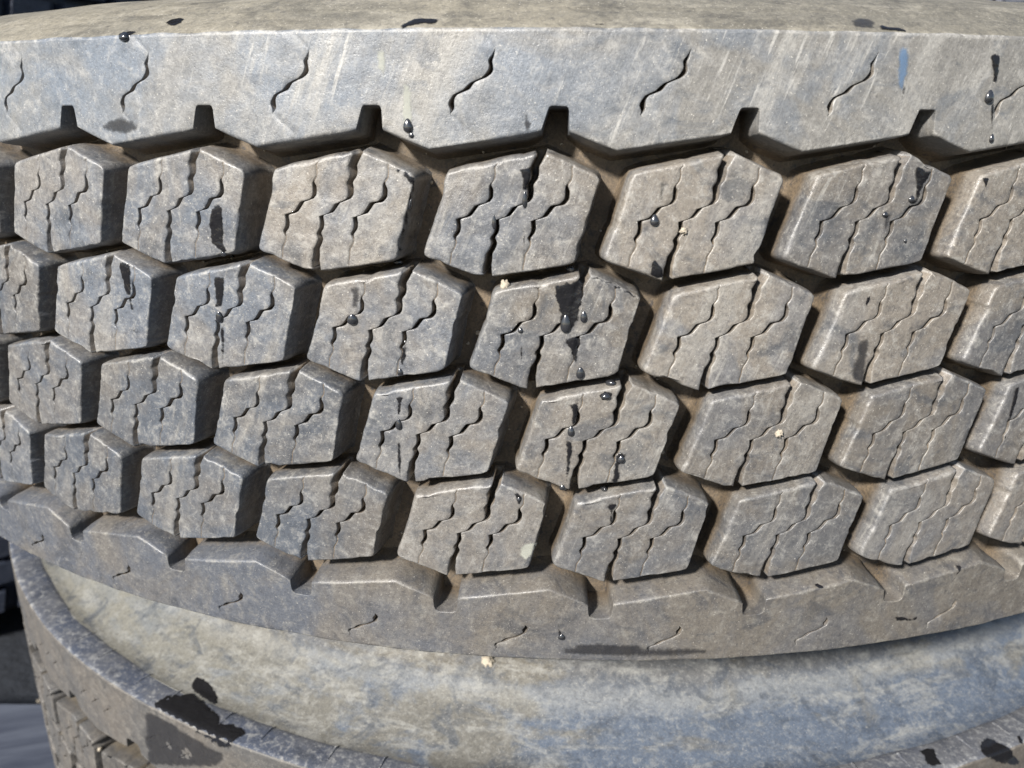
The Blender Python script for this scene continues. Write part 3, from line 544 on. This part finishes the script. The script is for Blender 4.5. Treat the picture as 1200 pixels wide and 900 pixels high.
["water_streak", "broad damp smear with a bead on the right half, third-row block just right of middle", "water streak", "wet", [[[-0.004, -0.99, 0.141], [[23.99, -498.62, -26.6], [25.74, -498.57, -26.25], [27.83, -498.7, -27.09], [26.78, -499.13, -30.15], [25.35, -499.3, -31.4], [25.84, -500.04, -36.57], [24.43, -500.3, -38.45], [22.63, -500.22, -37.89], [23.05, -499.52, -32.99], [23.52, -499.09, -29.94]]]], [[[25.81, -499.42, -29.08], [-0.054, -0.998, 0.03], 2.96, 2.96], [[20.79, -494.9, -42.8], [-0.21, -0.114, 0.971], 3.97, 2.14]]],
["dry_chip", "white chip of dirt stuck in the centre sipe of the third-row block near the right", "chip", "stone", [[[0.135, -0.99, -0.04], [[78.27, -493.69, -20.4], [80.19, -493.49, -18.84], [82.01, -493.24, -18.89], [81.96, -493.17, -20.83], [80.3, -493.34, -22.08], [78.73, -493.57, -21.71]]]], []],
["water_streak", "black glossy wet wedge on the upper right of the sixth top-row block", "water streak", "wet", [[[0.261, -0.963, 0.066], [[114.64, -486.05, 69.72], [117.51, -485.34, 68.67], [121.05, -484.47, 67.35], [120.25, -484.87, 64.71], [118.57, -485.52, 61.8], [118.41, -485.77, 58.87], [117.17, -486.23, 57.01], [114.99, -486.8, 57.31], [116.46, -486.24, 59.69], [115.73, -486.11, 64.47]]]], [[[115.44, -486.42, 58.89], [0.233, -0.972, 0.014], 2.47, 2.2]]],
["water_streak", "wet triangle below the centre sipe of the sixth top-row block", "water streak", "damp", [[[0.102, -0.995, 0.008], [[106.46, -488.29, 54.65], [107.82, -488.15, 54.92], [109.87, -487.94, 54.39], [109.17, -488.04, 51.68], [108.31, -488.15, 48.13], [107.33, -488.25, 48.95]]]], [[[107.0, -488.47, 54.14], [0.18, -0.984, 0.018], 2.2, 1.65]]],
["water_streak", "thin trickle ending in a tiny bead right of centre on the sixth top-row block", "water streak", "wet", [[[0.25, -0.968, 0.007], [[116.05, -486.12, 52.97], [115.56, -486.28, 48.87], [115.35, -486.35, 46.13], [115.97, -486.19, 46.0], [116.02, -486.16, 48.77], [116.51, -486.0, 52.86]]]], [[[115.71, -486.35, 45.52], [0.26, -0.965, -0.027], 1.12, 1.4]]],
["water_streak", "short wet mark near the upper left corner of the rightmost top-row block", "water streak", "wet", [[[0.223, -0.972, 0.075], [[139.6, -479.64, 65.4], [142.67, -478.94, 65.4], [142.33, -479.14, 63.78], [141.87, -479.45, 61.08], [140.88, -479.51, 63.25]]]], []],
["water_streak", "grey damp tongue at the bottom edge of the second-row block near the right", "water streak", "damp", [[[0.199, -0.98, 0.011], [[103.97, -488.96, 11.31], [106.16, -488.49, 13.02], [108.14, -488.08, 14.14], [108.9, -487.96, 11.14], [109.04, -488.01, 4.21], [108.91, -488.12, -3.12], [104.79, -488.95, -2.64], [103.0, -489.27, 1.1], [103.45, -489.14, 4.42], [104.24, -488.95, 7.41]]]], []],
["water_streak", "small black speck of wet on the upper left of the second-row block near the right", "water streak", "wet", [[[0.172, -0.985, 0.003], [[105.18, -488.7, 27.11], [106.53, -488.46, 27.95], [106.3, -488.51, 25.64], [105.37, -488.68, 23.93], [104.63, -488.8, 24.81]]]], []],
["water_streak", "long black crack-like wet streak on the third-row block at the right frame edge", "water streak", "wet", [[[0.264, -0.964, 0.017], [[170.43, -469.7, -8.62], [172.98, -469.0, -8.78], [172.88, -469.13, -14.71], [172.19, -469.41, -19.65], [171.28, -469.75, -25.3], [170.17, -470.06, -25.21], [170.0, -470.03, -21.16], [170.33, -469.83, -14.53]]], [[0.175, -0.976, 0.129], [[170.34, -469.42, -27.51], [171.47, -469.31, -28.21], [171.24, -469.78, -31.46], [170.68, -470.66, -37.35], [169.73, -470.91, -37.96], [170.08, -470.2, -33.05]]]], []],
["water_streak", "black wet triangle at the top edge of the fourth-row block left of centre", "water streak", "wet", [[[0.059, -0.998, 0.029], [[-11.36, -499.87, -43.08], [-9.86, -499.77, -42.75], [-8.02, -499.72, -44.72], [-8.9, -499.84, -47.03], [-9.49, -499.93, -49.02], [-10.42, -499.91, -46.37]]]], [[[-9.52, -499.92, -45.34], [-0.037, -0.999, 0.037], 1.81, 1.81]]],
["water_streak", "mushroom-shaped wet streak at the top of the fourth-row block right of centre", "water streak", "wet", [[[0.057, -0.997, 0.056], [[21.6, -499.07, -46.42], [23.69, -498.92, -45.76], [25.52, -498.85, -46.4], [25.28, -498.93, -47.7], [24.13, -499.07, -49.01], [24.33, -499.32, -53.61], [23.89, -499.57, -57.58], [22.67, -499.64, -57.58], [22.75, -499.34, -52.3], [22.63, -499.18, -49.35], [21.67, -499.16, -48.05]]]], []],
["dirt_crumb", "small pale crumb stuck on the groove between the middle second-row blocks", "crumb", "stone", [[[-0.265, -0.21, 0.941], [[-16.16, -494.26, 30.44], [-14.4, -495.39, 30.68], [-13.11, -498.27, 30.4], [-14.44, -499.45, 29.76], [-15.98, -497.12, 29.85]]]], []],
["dirt_crumb", "tiny whitish crumb at the centre sipe of the fifth top-row block", "crumb", "stone", [[[-0.43, -0.898, 0.091], [[40.16, -496.79, 49.63], [41.11, -497.16, 50.49], [42.63, -497.92, 50.07], [43.19, -498.32, 48.79], [42.0, -497.84, 47.91], [40.74, -497.22, 48.09]]]], []],
["dried_stain", "short cream stain high on the upper shoulder, left of middle", "stain", "pale", [[[-0.071, -0.997, 0.026], [[-54.34, -496.29, 101.75], [-52.73, -496.39, 102.22], [-51.17, -496.52, 101.5], [-51.34, -496.62, 97.17], [-51.66, -496.64, 95.72], [-52.03, -496.68, 93.04], [-52.86, -496.63, 92.55], [-53.26, -496.52, 95.72], [-54.58, -496.41, 96.21]]]], []],
["water_streak", "cream stain running down into a blue-glinting bead on the edge of the upper shoulder", "water streak", "pale", [[[-0.06, -0.998, 0.016], [[-46.72, -497.17, 91.82], [-45.36, -497.23, 92.79], [-43.8, -497.34, 91.82], [-43.42, -497.45, 86.92], [-43.32, -497.54, 81.46], [-44.18, -497.52, 79.45], [-46.88, -497.36, 79.43], [-47.32, -497.28, 82.43]]]], [[[-45.23, -497.47, 80.19], [-0.06, -0.998, 0.005], 3.44, 4.23], [[-44.26, -497.48, 77.43], [-0.071, -0.997, -0.018], 1.86, 1.86]]],
["damp_stain", "dark speckled damp stain on the upper shoulder just left of the middle notch", "stain", "damp", [[[-0.028, -0.999, 0.023], [[-8.98, -499.47, 84.11], [-7.95, -499.48, 84.6], [-7.65, -499.55, 82.15], [-6.6, -499.59, 81.42], [-7.34, -499.64, 78.7], [-8.64, -499.61, 78.44], [-9.45, -499.53, 80.66]]]], []],
["damp_stain", "smudged dark stain at the lower edge of the upper shoulder near the left", "stain", "damp", [[[-0.309, -0.951, 0.016], [[-156.07, -474.36, 79.87], [-151.25, -475.89, 82.11], [-146.76, -477.34, 82.94], [-142.33, -478.8, 81.57], [-139.14, -479.88, 79.4], [-140.47, -479.47, 77.75], [-145.73, -477.79, 76.33], [-151.46, -475.91, 76.83], [-156.01, -474.41, 78.2]]]], []],
["water_streak", "upright wet streak tinted with a painted sky reflection on the upper shoulder near the right", "water streak", "film", [[[0.215, -0.976, 0.025], [[103.66, -488.18, 103.56], [104.93, -487.89, 104.31], [106.68, -487.51, 103.87], [107.95, -487.3, 101.26], [108.15, -487.37, 96.66], [107.55, -487.59, 93.47], [107.59, -487.63, 91.5], [106.54, -487.87, 90.99], [104.93, -488.2, 92.2], [103.95, -488.3, 96.58], [103.57, -488.28, 100.68]]]], []],
["water_streak", "thin dark trickle below the sky-blue streak on the upper shoulder", "water streak", "wet", [[[0.242, -0.97, 0.011], [[106.54, -487.83, 92.71], [107.8, -487.5, 93.72], [108.14, -487.44, 91.76], [107.53, -487.6, 90.27], [107.34, -487.68, 88.03], [107.25, -487.75, 83.53], [106.96, -487.82, 83.53], [106.68, -487.84, 88.52], [106.63, -487.83, 90.5]]]], []],
["water_streak", "dark wet tongue feeding a bright bead on the upper shoulder near the right frame edge", "water streak", "wet", [[[0.266, -0.964, 0.018], [[134.68, -480.61, 102.62], [136.68, -480.05, 103.17], [138.75, -479.5, 101.99], [139.0, -479.51, 98.03], [139.14, -479.53, 94.53], [138.44, -479.75, 93.51], [137.32, -480.04, 94.5], [135.97, -480.34, 97.96]]]], [[[136.94, -480.33, 90.2], [0.256, -0.967, 0.003], 3.5, 4.04]]],
["water_streak", "pointed wet streak above a small bead, low on the upper shoulder at far right", "water streak", "wet", [[[0.27, -0.963, 0.021], [[137.87, -479.93, 88.49], [138.37, -479.88, 84.63], [139.61, -479.63, 80.23], [140.54, -479.37, 80.24], [139.93, -479.44, 84.61], [139.42, -479.5, 88.42]]]], [[[140.59, -479.46, 77.63], [0.261, -0.965, 0.014], 1.92, 2.74]]],
["water_drop", "large clear drop clinging to the top edge of the upper shoulder near the left", "water drop", "wet", [[[-0.22, -0.738, 0.637], [[-144.45, -476.7, 107.99], [-142.9, -475.98, 109.36], [-138.16, -477.29, 109.47], [-133.37, -478.86, 109.3], [-137.16, -478.35, 108.59], [-138.94, -479.23, 106.95], [-140.82, -479.83, 105.61], [-143.0, -478.89, 105.96]]]], [[[-141.17, -478.71, 107.26], [-0.264, -0.884, 0.386], 4.19, 3.07]]],
["water_streak", "small black wet fleck above the top shoulder edge near the left", "water streak", "wet", [[[-0.103, -0.435, 0.894], [[-128.89, -475.76, 111.46], [-127.92, -472.54, 113.14], [-124.54, -472.18, 113.7], [-122.52, -473.53, 113.27], [-122.22, -477.14, 111.55], [-124.56, -479.17, 110.29]]]], []],
["water_streak", "long black wet patch on the top shoulder edge left of middle", "water streak", "wet", [[[-0.036, -0.551, 0.834], [[-47.22, -495.35, 108.49], [-45.93, -493.72, 109.63], [-43.36, -491.72, 111.06], [-39.46, -491.59, 111.31], [-35.7, -492.32, 110.99], [-35.22, -494.11, 109.83], [-36.88, -495.28, 108.98], [-40.54, -495.0, 109.01], [-44.01, -496.03, 108.18], [-46.15, -497.15, 107.35]]]], []],
["water_streak", "thin black wet dash on the top shoulder edge right of middle", "water streak", "wet", [[[0.037, -0.55, 0.834], [[9.56, -497.45, 108.54], [12.11, -496.17, 109.27], [16.41, -496.03, 109.17], [14.11, -496.9, 108.7], [11.32, -497.51, 108.42]]]], []],
["water_streak", "grey damp oval above the shoulder edge near the right", "water streak", "damp", [[[0.099, -0.492, 0.865], [[89.22, -484.26, 111.59], [92.7, -481.21, 112.92], [96.22, -480.84, 112.73], [98.0, -483.61, 110.96], [96.39, -487.17, 109.11], [92.34, -488.72, 108.7], [89.34, -488.44, 109.2]]]], []],
["water_streak", "black wet slug-shaped mark above the shoulder edge near the right", "water streak", "wet", [[[0.107, -0.533, 0.839], [[97.7, -485.4, 110.03], [98.97, -484.63, 110.36], [100.48, -485.63, 109.53], [103.85, -484.79, 109.63], [106.31, -486.01, 108.55], [105.71, -487.06, 107.96], [101.95, -487.53, 108.14], [98.76, -487.86, 108.33], [97.24, -487.78, 108.57]]]], []],
["water_streak", "black pin-shaped wet mark below the middle of the lower shoulder", "water streak", "wet", [[[0.039, -0.999, -0.002], [[4.22, -499.19, -89.44], [4.86, -499.17, -89.8], [5.93, -499.12, -94.23], [6.35, -499.09, -98.34], [7.38, -499.05, -100.96], [8.7, -498.99, -102.07], [8.11, -499.01, -103.98], [6.5, -499.08, -104.0], [5.8, -499.11, -101.74], [5.34, -499.14, -96.48]]]], [[[7.1, -499.13, -102.42], [0.027, -1.0, -0.005], 2.9, 2.57]]],
["water_streak", "black wet oval at the top crest of the lower shoulder right of middle", "water streak", "wet", [[[-0.0, -0.562, 0.827], [[101.89, -487.09, -83.79], [103.62, -486.47, -83.38], [105.34, -487.27, -83.91], [105.72, -488.38, -84.67], [103.49, -488.45, -84.72]]]], []],
["water_streak", "thin black wet streak on the lower shoulder towards the right", "water streak", "wet", [[[0.242, -0.93, 0.278], [[161.53, -471.19, -82.27], [163.39, -470.66, -82.13], [164.58, -470.78, -83.55], [162.48, -472.42, -87.23], [161.08, -473.52, -89.68], [159.7, -474.71, -92.46], [159.31, -474.7, -92.09], [161.0, -472.96, -87.73], [162.0, -471.76, -84.59]]]], []],
["water_streak", "dark wet smear near the lower edge of the lower shoulder towards the right", "water streak", "wet", [[[0.283, -0.959, -0.015], [[136.91, -480.02, -101.5], [140.61, -478.93, -101.31], [145.49, -477.46, -103.29], [148.38, -476.62, -102.57], [148.08, -476.67, -104.91], [143.47, -478.04, -104.55], [138.82, -479.42, -103.79]]]], []],
["damp_stain", "long dark damp lens along the bottom edge of the lower shoulder", "stain", "damp", [[[0.073, -0.997, -0.019], [[1.46, -500.1, -109.19], [9.44, -499.58, -105.78], [20.66, -498.79, -104.34], [33.58, -497.84, -104.84], [46.61, -496.87, -106.12], [58.06, -496.01, -107.39], [66.35, -495.37, -109.03], [69.76, -495.09, -110.62], [53.55, -496.25, -112.03], [27.47, -498.16, -111.78], [7.96, -499.6, -110.81]]]], []],
["water_puddle", "large black wet patch over the worn edge of the lower tyre", "wet patch", "wet", [[[-0.061, -0.152, 0.986], [[-208.59, -422.63, -211.19], [-204.04, -420.51, -210.58], [-201.4, -417.24, -209.91], [-201.3, -414.45, -209.47], [-197.08, -413.38, -209.05], [-192.82, -413.44, -208.79], [-188.84, -411.8, -208.29], [-184.07, -414.11, -208.35], [-178.89, -417.51, -208.56], [-172.89, -421.95, -208.87], [-168.14, -425.75, -209.16], [-164.13, -428.95, -209.41], [-164.0, -431.56, -209.8], [-160.48, -433.65, -209.91], [-157.5, -432.13, -209.49], [-153.58, -434.22, -209.57], [-149.64, -435.27, -209.49], [-147.57, -437.31, -209.67], [-147.34, -440.31, -210.12], [-149.48, -442.75, -210.63], [-150.98, -445.66, -211.17], [-152.22, -448.06, -211.62], [-159.48, -446.09, -211.76], [-168.07, -441.13, -211.53], [-178.0, -436.55, -211.44], [-190.72, -430.26, -211.26], [-202.16, -425.39, -211.21]]]], []],
["water_puddle", "small wet patch glinting blue just above the big black wet patch", "wet patch", "wet", [[[-0.016, -0.082, 0.996], [[-191.64, -401.82, -209.84], [-190.37, -399.21, -209.61], [-185.02, -401.58, -209.72], [-178.97, -405.76, -209.97], [-173.68, -411.72, -210.38], [-170.82, -417.6, -210.82], [-173.07, -418.86, -210.96], [-180.01, -415.56, -210.8], [-186.67, -410.98, -210.52], [-190.59, -407.43, -210.29]]]], []],
["damp_stain", "dark damp area on the lower tyre tread under the big black wet patch", "stain", "damp", [[[-0.38, -0.925, 0.002], [[-210.63, -421.98, -213.49], [-202.41, -425.35, -212.89], [-188.37, -431.12, -213.61], [-174.91, -436.65, -215.45], [-163.47, -441.34, -217.98], [-155.08, -444.79, -218.01], [-159.07, -443.17, -224.57], [-163.47, -441.38, -229.78], [-196.19, -427.99, -244.64], [-216.7, -419.6, -253.95], [-213.27, -420.97, -241.44], [-214.2, -420.57, -233.32], [-211.29, -421.74, -223.69]]]], []],
["water_puddle", "black wet patch on the lower tyre sidewall in the bottom right corner", "wet patch", "wet", [[[0.315, -0.679, 0.663], [[217.41, -427.17, -206.69], [222.03, -424.3, -205.94], [226.85, -423.53, -207.44], [231.83, -424.87, -211.18], [235.1, -425.86, -213.75], [239.55, -427.34, -217.38], [237.47, -429.22, -218.32], [227.65, -431.32, -215.8], [220.33, -431.7, -212.71], [215.59, -432.44, -211.22]]]], []],
["water_puddle", "flat dark wet patch left of the bottom right corner on the lower sidewall", "wet patch", "wet", [[[-0.007, 0.02, 1.0], [[185.74, -431.17, -209.91], [190.98, -428.61, -209.93], [194.66, -429.57, -209.88], [193.27, -435.27, -209.78], [193.67, -439.63, -209.69], [187.58, -441.57, -209.69], [185.55, -438.97, -209.76], [186.73, -434.49, -209.84]]]], []],
["water_puddle", "small black oval wet spot at the right frame edge on the lower sidewall", "wet patch", "wet", [[[0.102, -0.197, 0.975], [[239.56, -418.36, -209.35], [241.67, -417.58, -209.42], [241.63, -420.92, -210.09], [240.3, -423.45, -210.46], [238.55, -422.76, -210.14]]]], []],
["dirt_crumb", "brown crumb wedged under the bottom edge of the lower shoulder left of middle", "crumb", "stone", [[[-0.045, -0.529, 0.848], [[-33.68, -402.13, -188.38], [-29.65, -401.38, -187.69], [-24.61, -401.79, -187.68], [-24.05, -403.34, -188.62], [-27.56, -404.87, -189.75], [-31.7, -404.08, -189.48]]]], []],
["dirt_crumb", "whitish pebble stuck in the lower tyre tread at the left, the upper of two", "crumb", "stone", [[[-0.265, -0.259, 0.929], [[-606.66, -5.3, -577.92], [-604.41, -3.55, -576.78], [-598.94, -6.92, -576.17], [-597.05, -11.73, -576.97], [-602.96, -9.4, -578.0]]]], []],
["dirt_crumb", "whitish pebble stuck in the lower tyre tread at the left, the lower of two", "crumb", "stone", [[[0.744, -0.654, 0.137], [[-265.5, -385.95, -273.38], [-263.91, -384.2, -273.65], [-263.02, -383.79, -276.52], [-263.74, -385.26, -279.65], [-265.29, -386.64, -277.8]]]], []],
["dried_stain", "pale worn scab on the lower right of the fourth-row block left of centre", "stain", "pale", [[[0.136, -0.989, -0.05], [[-8.72, -499.96, -64.04], [-6.28, -499.7, -62.72], [-3.21, -499.3, -62.13], [-2.26, -499.1, -63.61], [-4.36, -499.17, -67.84], [-6.81, -499.37, -70.64], [-9.3, -499.83, -68.35]]]], []]]
# ------------------------------------------------------------------ water, stains and crumbs lying on the tyres (outlines in millimetres on the surface they lie on)
bpy.context.view_layer.update(); DG = bpy.context.evaluated_depsgraph_get()
WM = {'wet': M_WET, 'damp': M_DAMP, 'pale': M_PALE, 'stone': M_STONE, 'film': M_FILM}
def film(name, n, outline, mat, thick, dome=False, clamp=.0006):
    n = Vector(n); P = [Vector(p)/1000 for p in outline]; c = sum(P, Vector())/len(P)
    ax = n.cross(Vector((0, 0, 1)) if abs(n.z) < .8 else Vector((0, 1, 0))).normalized(); ay = n.cross(ax)
    p2 = [((p-c).dot(ax), (p-c).dot(ay)) for p in P]; q = []
    rg = min(.0008, .05*max(abs(u[0])+abs(u[1]) for u in p2))
    for a, b in zip(p2, p2[1:]+p2[:1]):      # finer, slightly ragged outline
        l = math.hypot(b[0]-a[0], b[1]-a[1]); k = max(1, int(l/.0005))
        for i in range(k):
            t = i/k; x, y = a[0]+(b[0]-a[0])*t, a[1]+(b[1]-a[1])*t
            q.append(Vector((x+rg*noise.noise(Vector((x*700, y*700, 1)))+.00015*noise.noise(Vector((x*2400, y*2400, 1))), y+rg*noise.noise(Vector((x*700, y*700, 9)))+.00015*noise.noise(Vector((x*2400, y*2400, 9))))))
    xs = [v.x for v in q]; ys = [v.y for v in q]; size = max(max(xs)-min(xs), max(ys)-min(ys)); h = max(.0006, size/26)
    def inside(x, y):
        r = False
        for i in range(len(q)):
            a, b = q[i], q[i-1]
            if (a.y > y) != (b.y > y) and x < (b.x-a.x)*(y-a.y)/(b.y-a.y)+a.x: r = not r
        return r
    pts = list(q); x = min(xs)
    while x < max(xs):
        y = min(ys)
        while y < max(ys):
            if inside(x, y) and min((v.x-x)**2+(v.y-y)**2 for v in q) > (h*.45)**2: pts.append(Vector((x, y)))
            y += h
        x += h
    n0 = len(q)
    vv, ee, ff, ov, oe, of = delaunay_2d_cdt(pts, [(i, (i+1) % n0) for i in range(n0)], [], 1, 1e-7)
    ds, base = [], []
    for v in vv:
        w0 = c+ax*v.x+ay*v.y; ok, p, nn, i, o, _ = scene.ray_cast(DG, w0+n*.012, -n, distance=.03)
        d = (p-w0).dot(n) if ok else None; ds.append(d)
    good = sorted(d for d in ds if d is not None); med = good[int(len(good)*.6)] if good else 0
    V, es, soft = [], [], min(.0016, size*.16)
    for v, d in zip(vv, ds):
        d = med if d is None else max(d, med-clamp)
        e = min(math.sqrt((u.x-v.x)**2+(u.y-v.y)**2) for u in q)
        es.append(e); t = thick*min(1, math.sqrt(e/(size*.12 if dome else .0012)))
        V.append(c+ax*v.x+ay*v.y+n*(d+.00006+t))
    me = mesh(name, V, [tuple(f) for f in ff], mat)
    fa = me.attributes.new('fade', 'FLOAT', 'POINT'); fa.data.foreach_set('value', np.array([min(1, e/soft) for e in es], 'f'))
    if len(me.polygons) and sum((p.normal.dot(n) for p in me.polygons)) < 0: me.flip_normals()
    return me
def bead(name, p, n, w_, h_, mat):
    p = Vector(p)/1000; n = Vector(n); dn = (Vector((0, 0, -1))-n*n.dot(Vector((0, 0, -1))))
    dn = dn.normalized() if dn.length > .2 else n.cross(Vector((1, 0, 0))).normalized()
    sx = n.cross(dn).normalized(); w_, h_ = w_/2000, h_/2000; V, F = [], []; A, B = 20, 14
    for i in range(B+1):
        a = PI*i/B; y = -math.cos(a)*h_; r = math.sin(a)*w_*(.72+.28*(y/h_)+.12)     # fuller at the foot
        for k in range(A):
            t = 2*PI*k/A; z = math.sin(t)*r*.62
            V.append(p+sx*math.cos(t)*r+dn*y+n*(z+w_*.12)*(1+.0*i))
    for i in range(B):
        for k in range(A): F.append((i*A+k, (i+1)*A+k, (i+1)*A+(k+1) % A, i*A+(k+1) % A))
    me = mesh(name, V, F, mat); bm = bmesh.new(); bm.from_mesh(me); bmesh.ops.remove_doubles(bm, verts=bm.verts, dist=1e-6); bmesh.ops.recalc_face_normals(bm, faces=bm.faces); bm.to_mesh(me); bm.free()
    me.polygons.foreach_set('use_smooth', [True]*len(me.polygons)); return me
def place(me, name, parent=None):            # origin at the mesh's own middle
    c = sum((v.co for v in me.vertices), Vector())/max(1, len(me.vertices))
    me.transform(Matrix.Translation(-c)); o = link(name, me); o.location = c
    if parent: o.parent = parent; o.location = c-parent.location
    return o
def crumb(name, p, size):
    bm = bmesh.new(); bmesh.ops.create_icosphere(bm, subdivisions=3, radius=size/2000); c = Vector(p)/1000
    for v in bm.verts: v.co = c+v.co*(1+.75*noise.noise(v.co*2600+c*900)+.3*noise.noise(v.co*7000))
    me = bpy.data.meshes.new(name); bm.to_mesh(me); bm.free(); me.materials.append(M_STONE); me.polygons.foreach_set('use_smooth', [True]*len(me.polygons)); return me
GROUPS = {'water streak': 'wet streaks and beads on the tyres', 'water drop': 'clear drops on the tyres', 'wet patch': 'wet patches on the lower tyre', 'stain': 'stains on the tyres', 'crumb': 'pale crumbs stuck on the tyres', 'chip': 'pale crumbs stuck on the tyres'}
made = []
for name, lab, cat, mt, outs, beads in WET:
    th = {'wet': .00032, 'damp': .00004, 'pale': .00004, 'film': .00010, 'stone': .0012}.get(mt, 0)
    big = 'puddle' in name or 'rim' in lab or 'black wet band' in lab
    ms = [film(name, n, P, WM[mt], th, mt == 'stone', .0012 if 'band' in lab or 'rim' in lab else (.0012 if big else .0007)) for n, P in outs]
    if mt == 'stone':
        n_, P_ = outs[0]; q_ = [Vector(v) for v in P_]; c_ = sum(q_, Vector())/len(q_); sz = max((v-c_).length for v in q_)*(.8 if 'pebble' in lab else 1.15)
        made.append((name, lab, cat, [crumb(name, CR[lab], sz)] if lab in CR else ms, [])); continue
    made.append((name, lab, cat, ms, [bead('bead', *b, M_WATER) for b in beads]))
for name, lab, cat, ms, bs in made:
    if ms: root = place(ms[0], name); rest = ms[1:]
    else: root = place(bs[0], name); bs = bs[1:]; rest = []
    tag(root, lab, cat, GROUPS[cat])
    for m_ in rest: place(m_, 'streak_end', root)
    for b_ in bs: place(b_, 'bead', root)

# grit caught in the grooves: far too many grains to count, one mesh
R_ = random.Random(11); bm = bmesh.new()
for i in range(520):
    a = R_.uniform(-.62, .62); z = R_.uniform(-.165, .155)
    d_ = Vector((math.sin(a), -math.cos(a), 0)); ok, p, nn, ix, ob, _ = scene.ray_cast(DG, d_*1.2*S+Vector((0, 0, z*S)), -d_)
    if not ok or (p-Vector((0, 0, p.z))).length > .975*S: continue
    s_ = R_.uniform(.0002, .0006)*(1+(R_.random() < .06)); M_ = Matrix.Translation(p+nn*s_*.3) @ Matrix.Rotation(R_.uniform(0, 6), 4, (R_.random(), R_.random(), 1)) @ Matrix.Diagonal((s_*R_.uniform(.7, 1.4), s_, s_*R_.uniform(.6, 1), 1))
    bmesh.ops.create_icosphere(bm, subdivisions=1, radius=1, matrix=M_)
me = bpy.data.meshes.new('grit'); bm.to_mesh(me); bm.free(); me.materials.append(M_STONE); g_ = link('grit', me); tag(g_, 'fine pale grit caught in the tread grooves', 'grit', None, 'stuff')
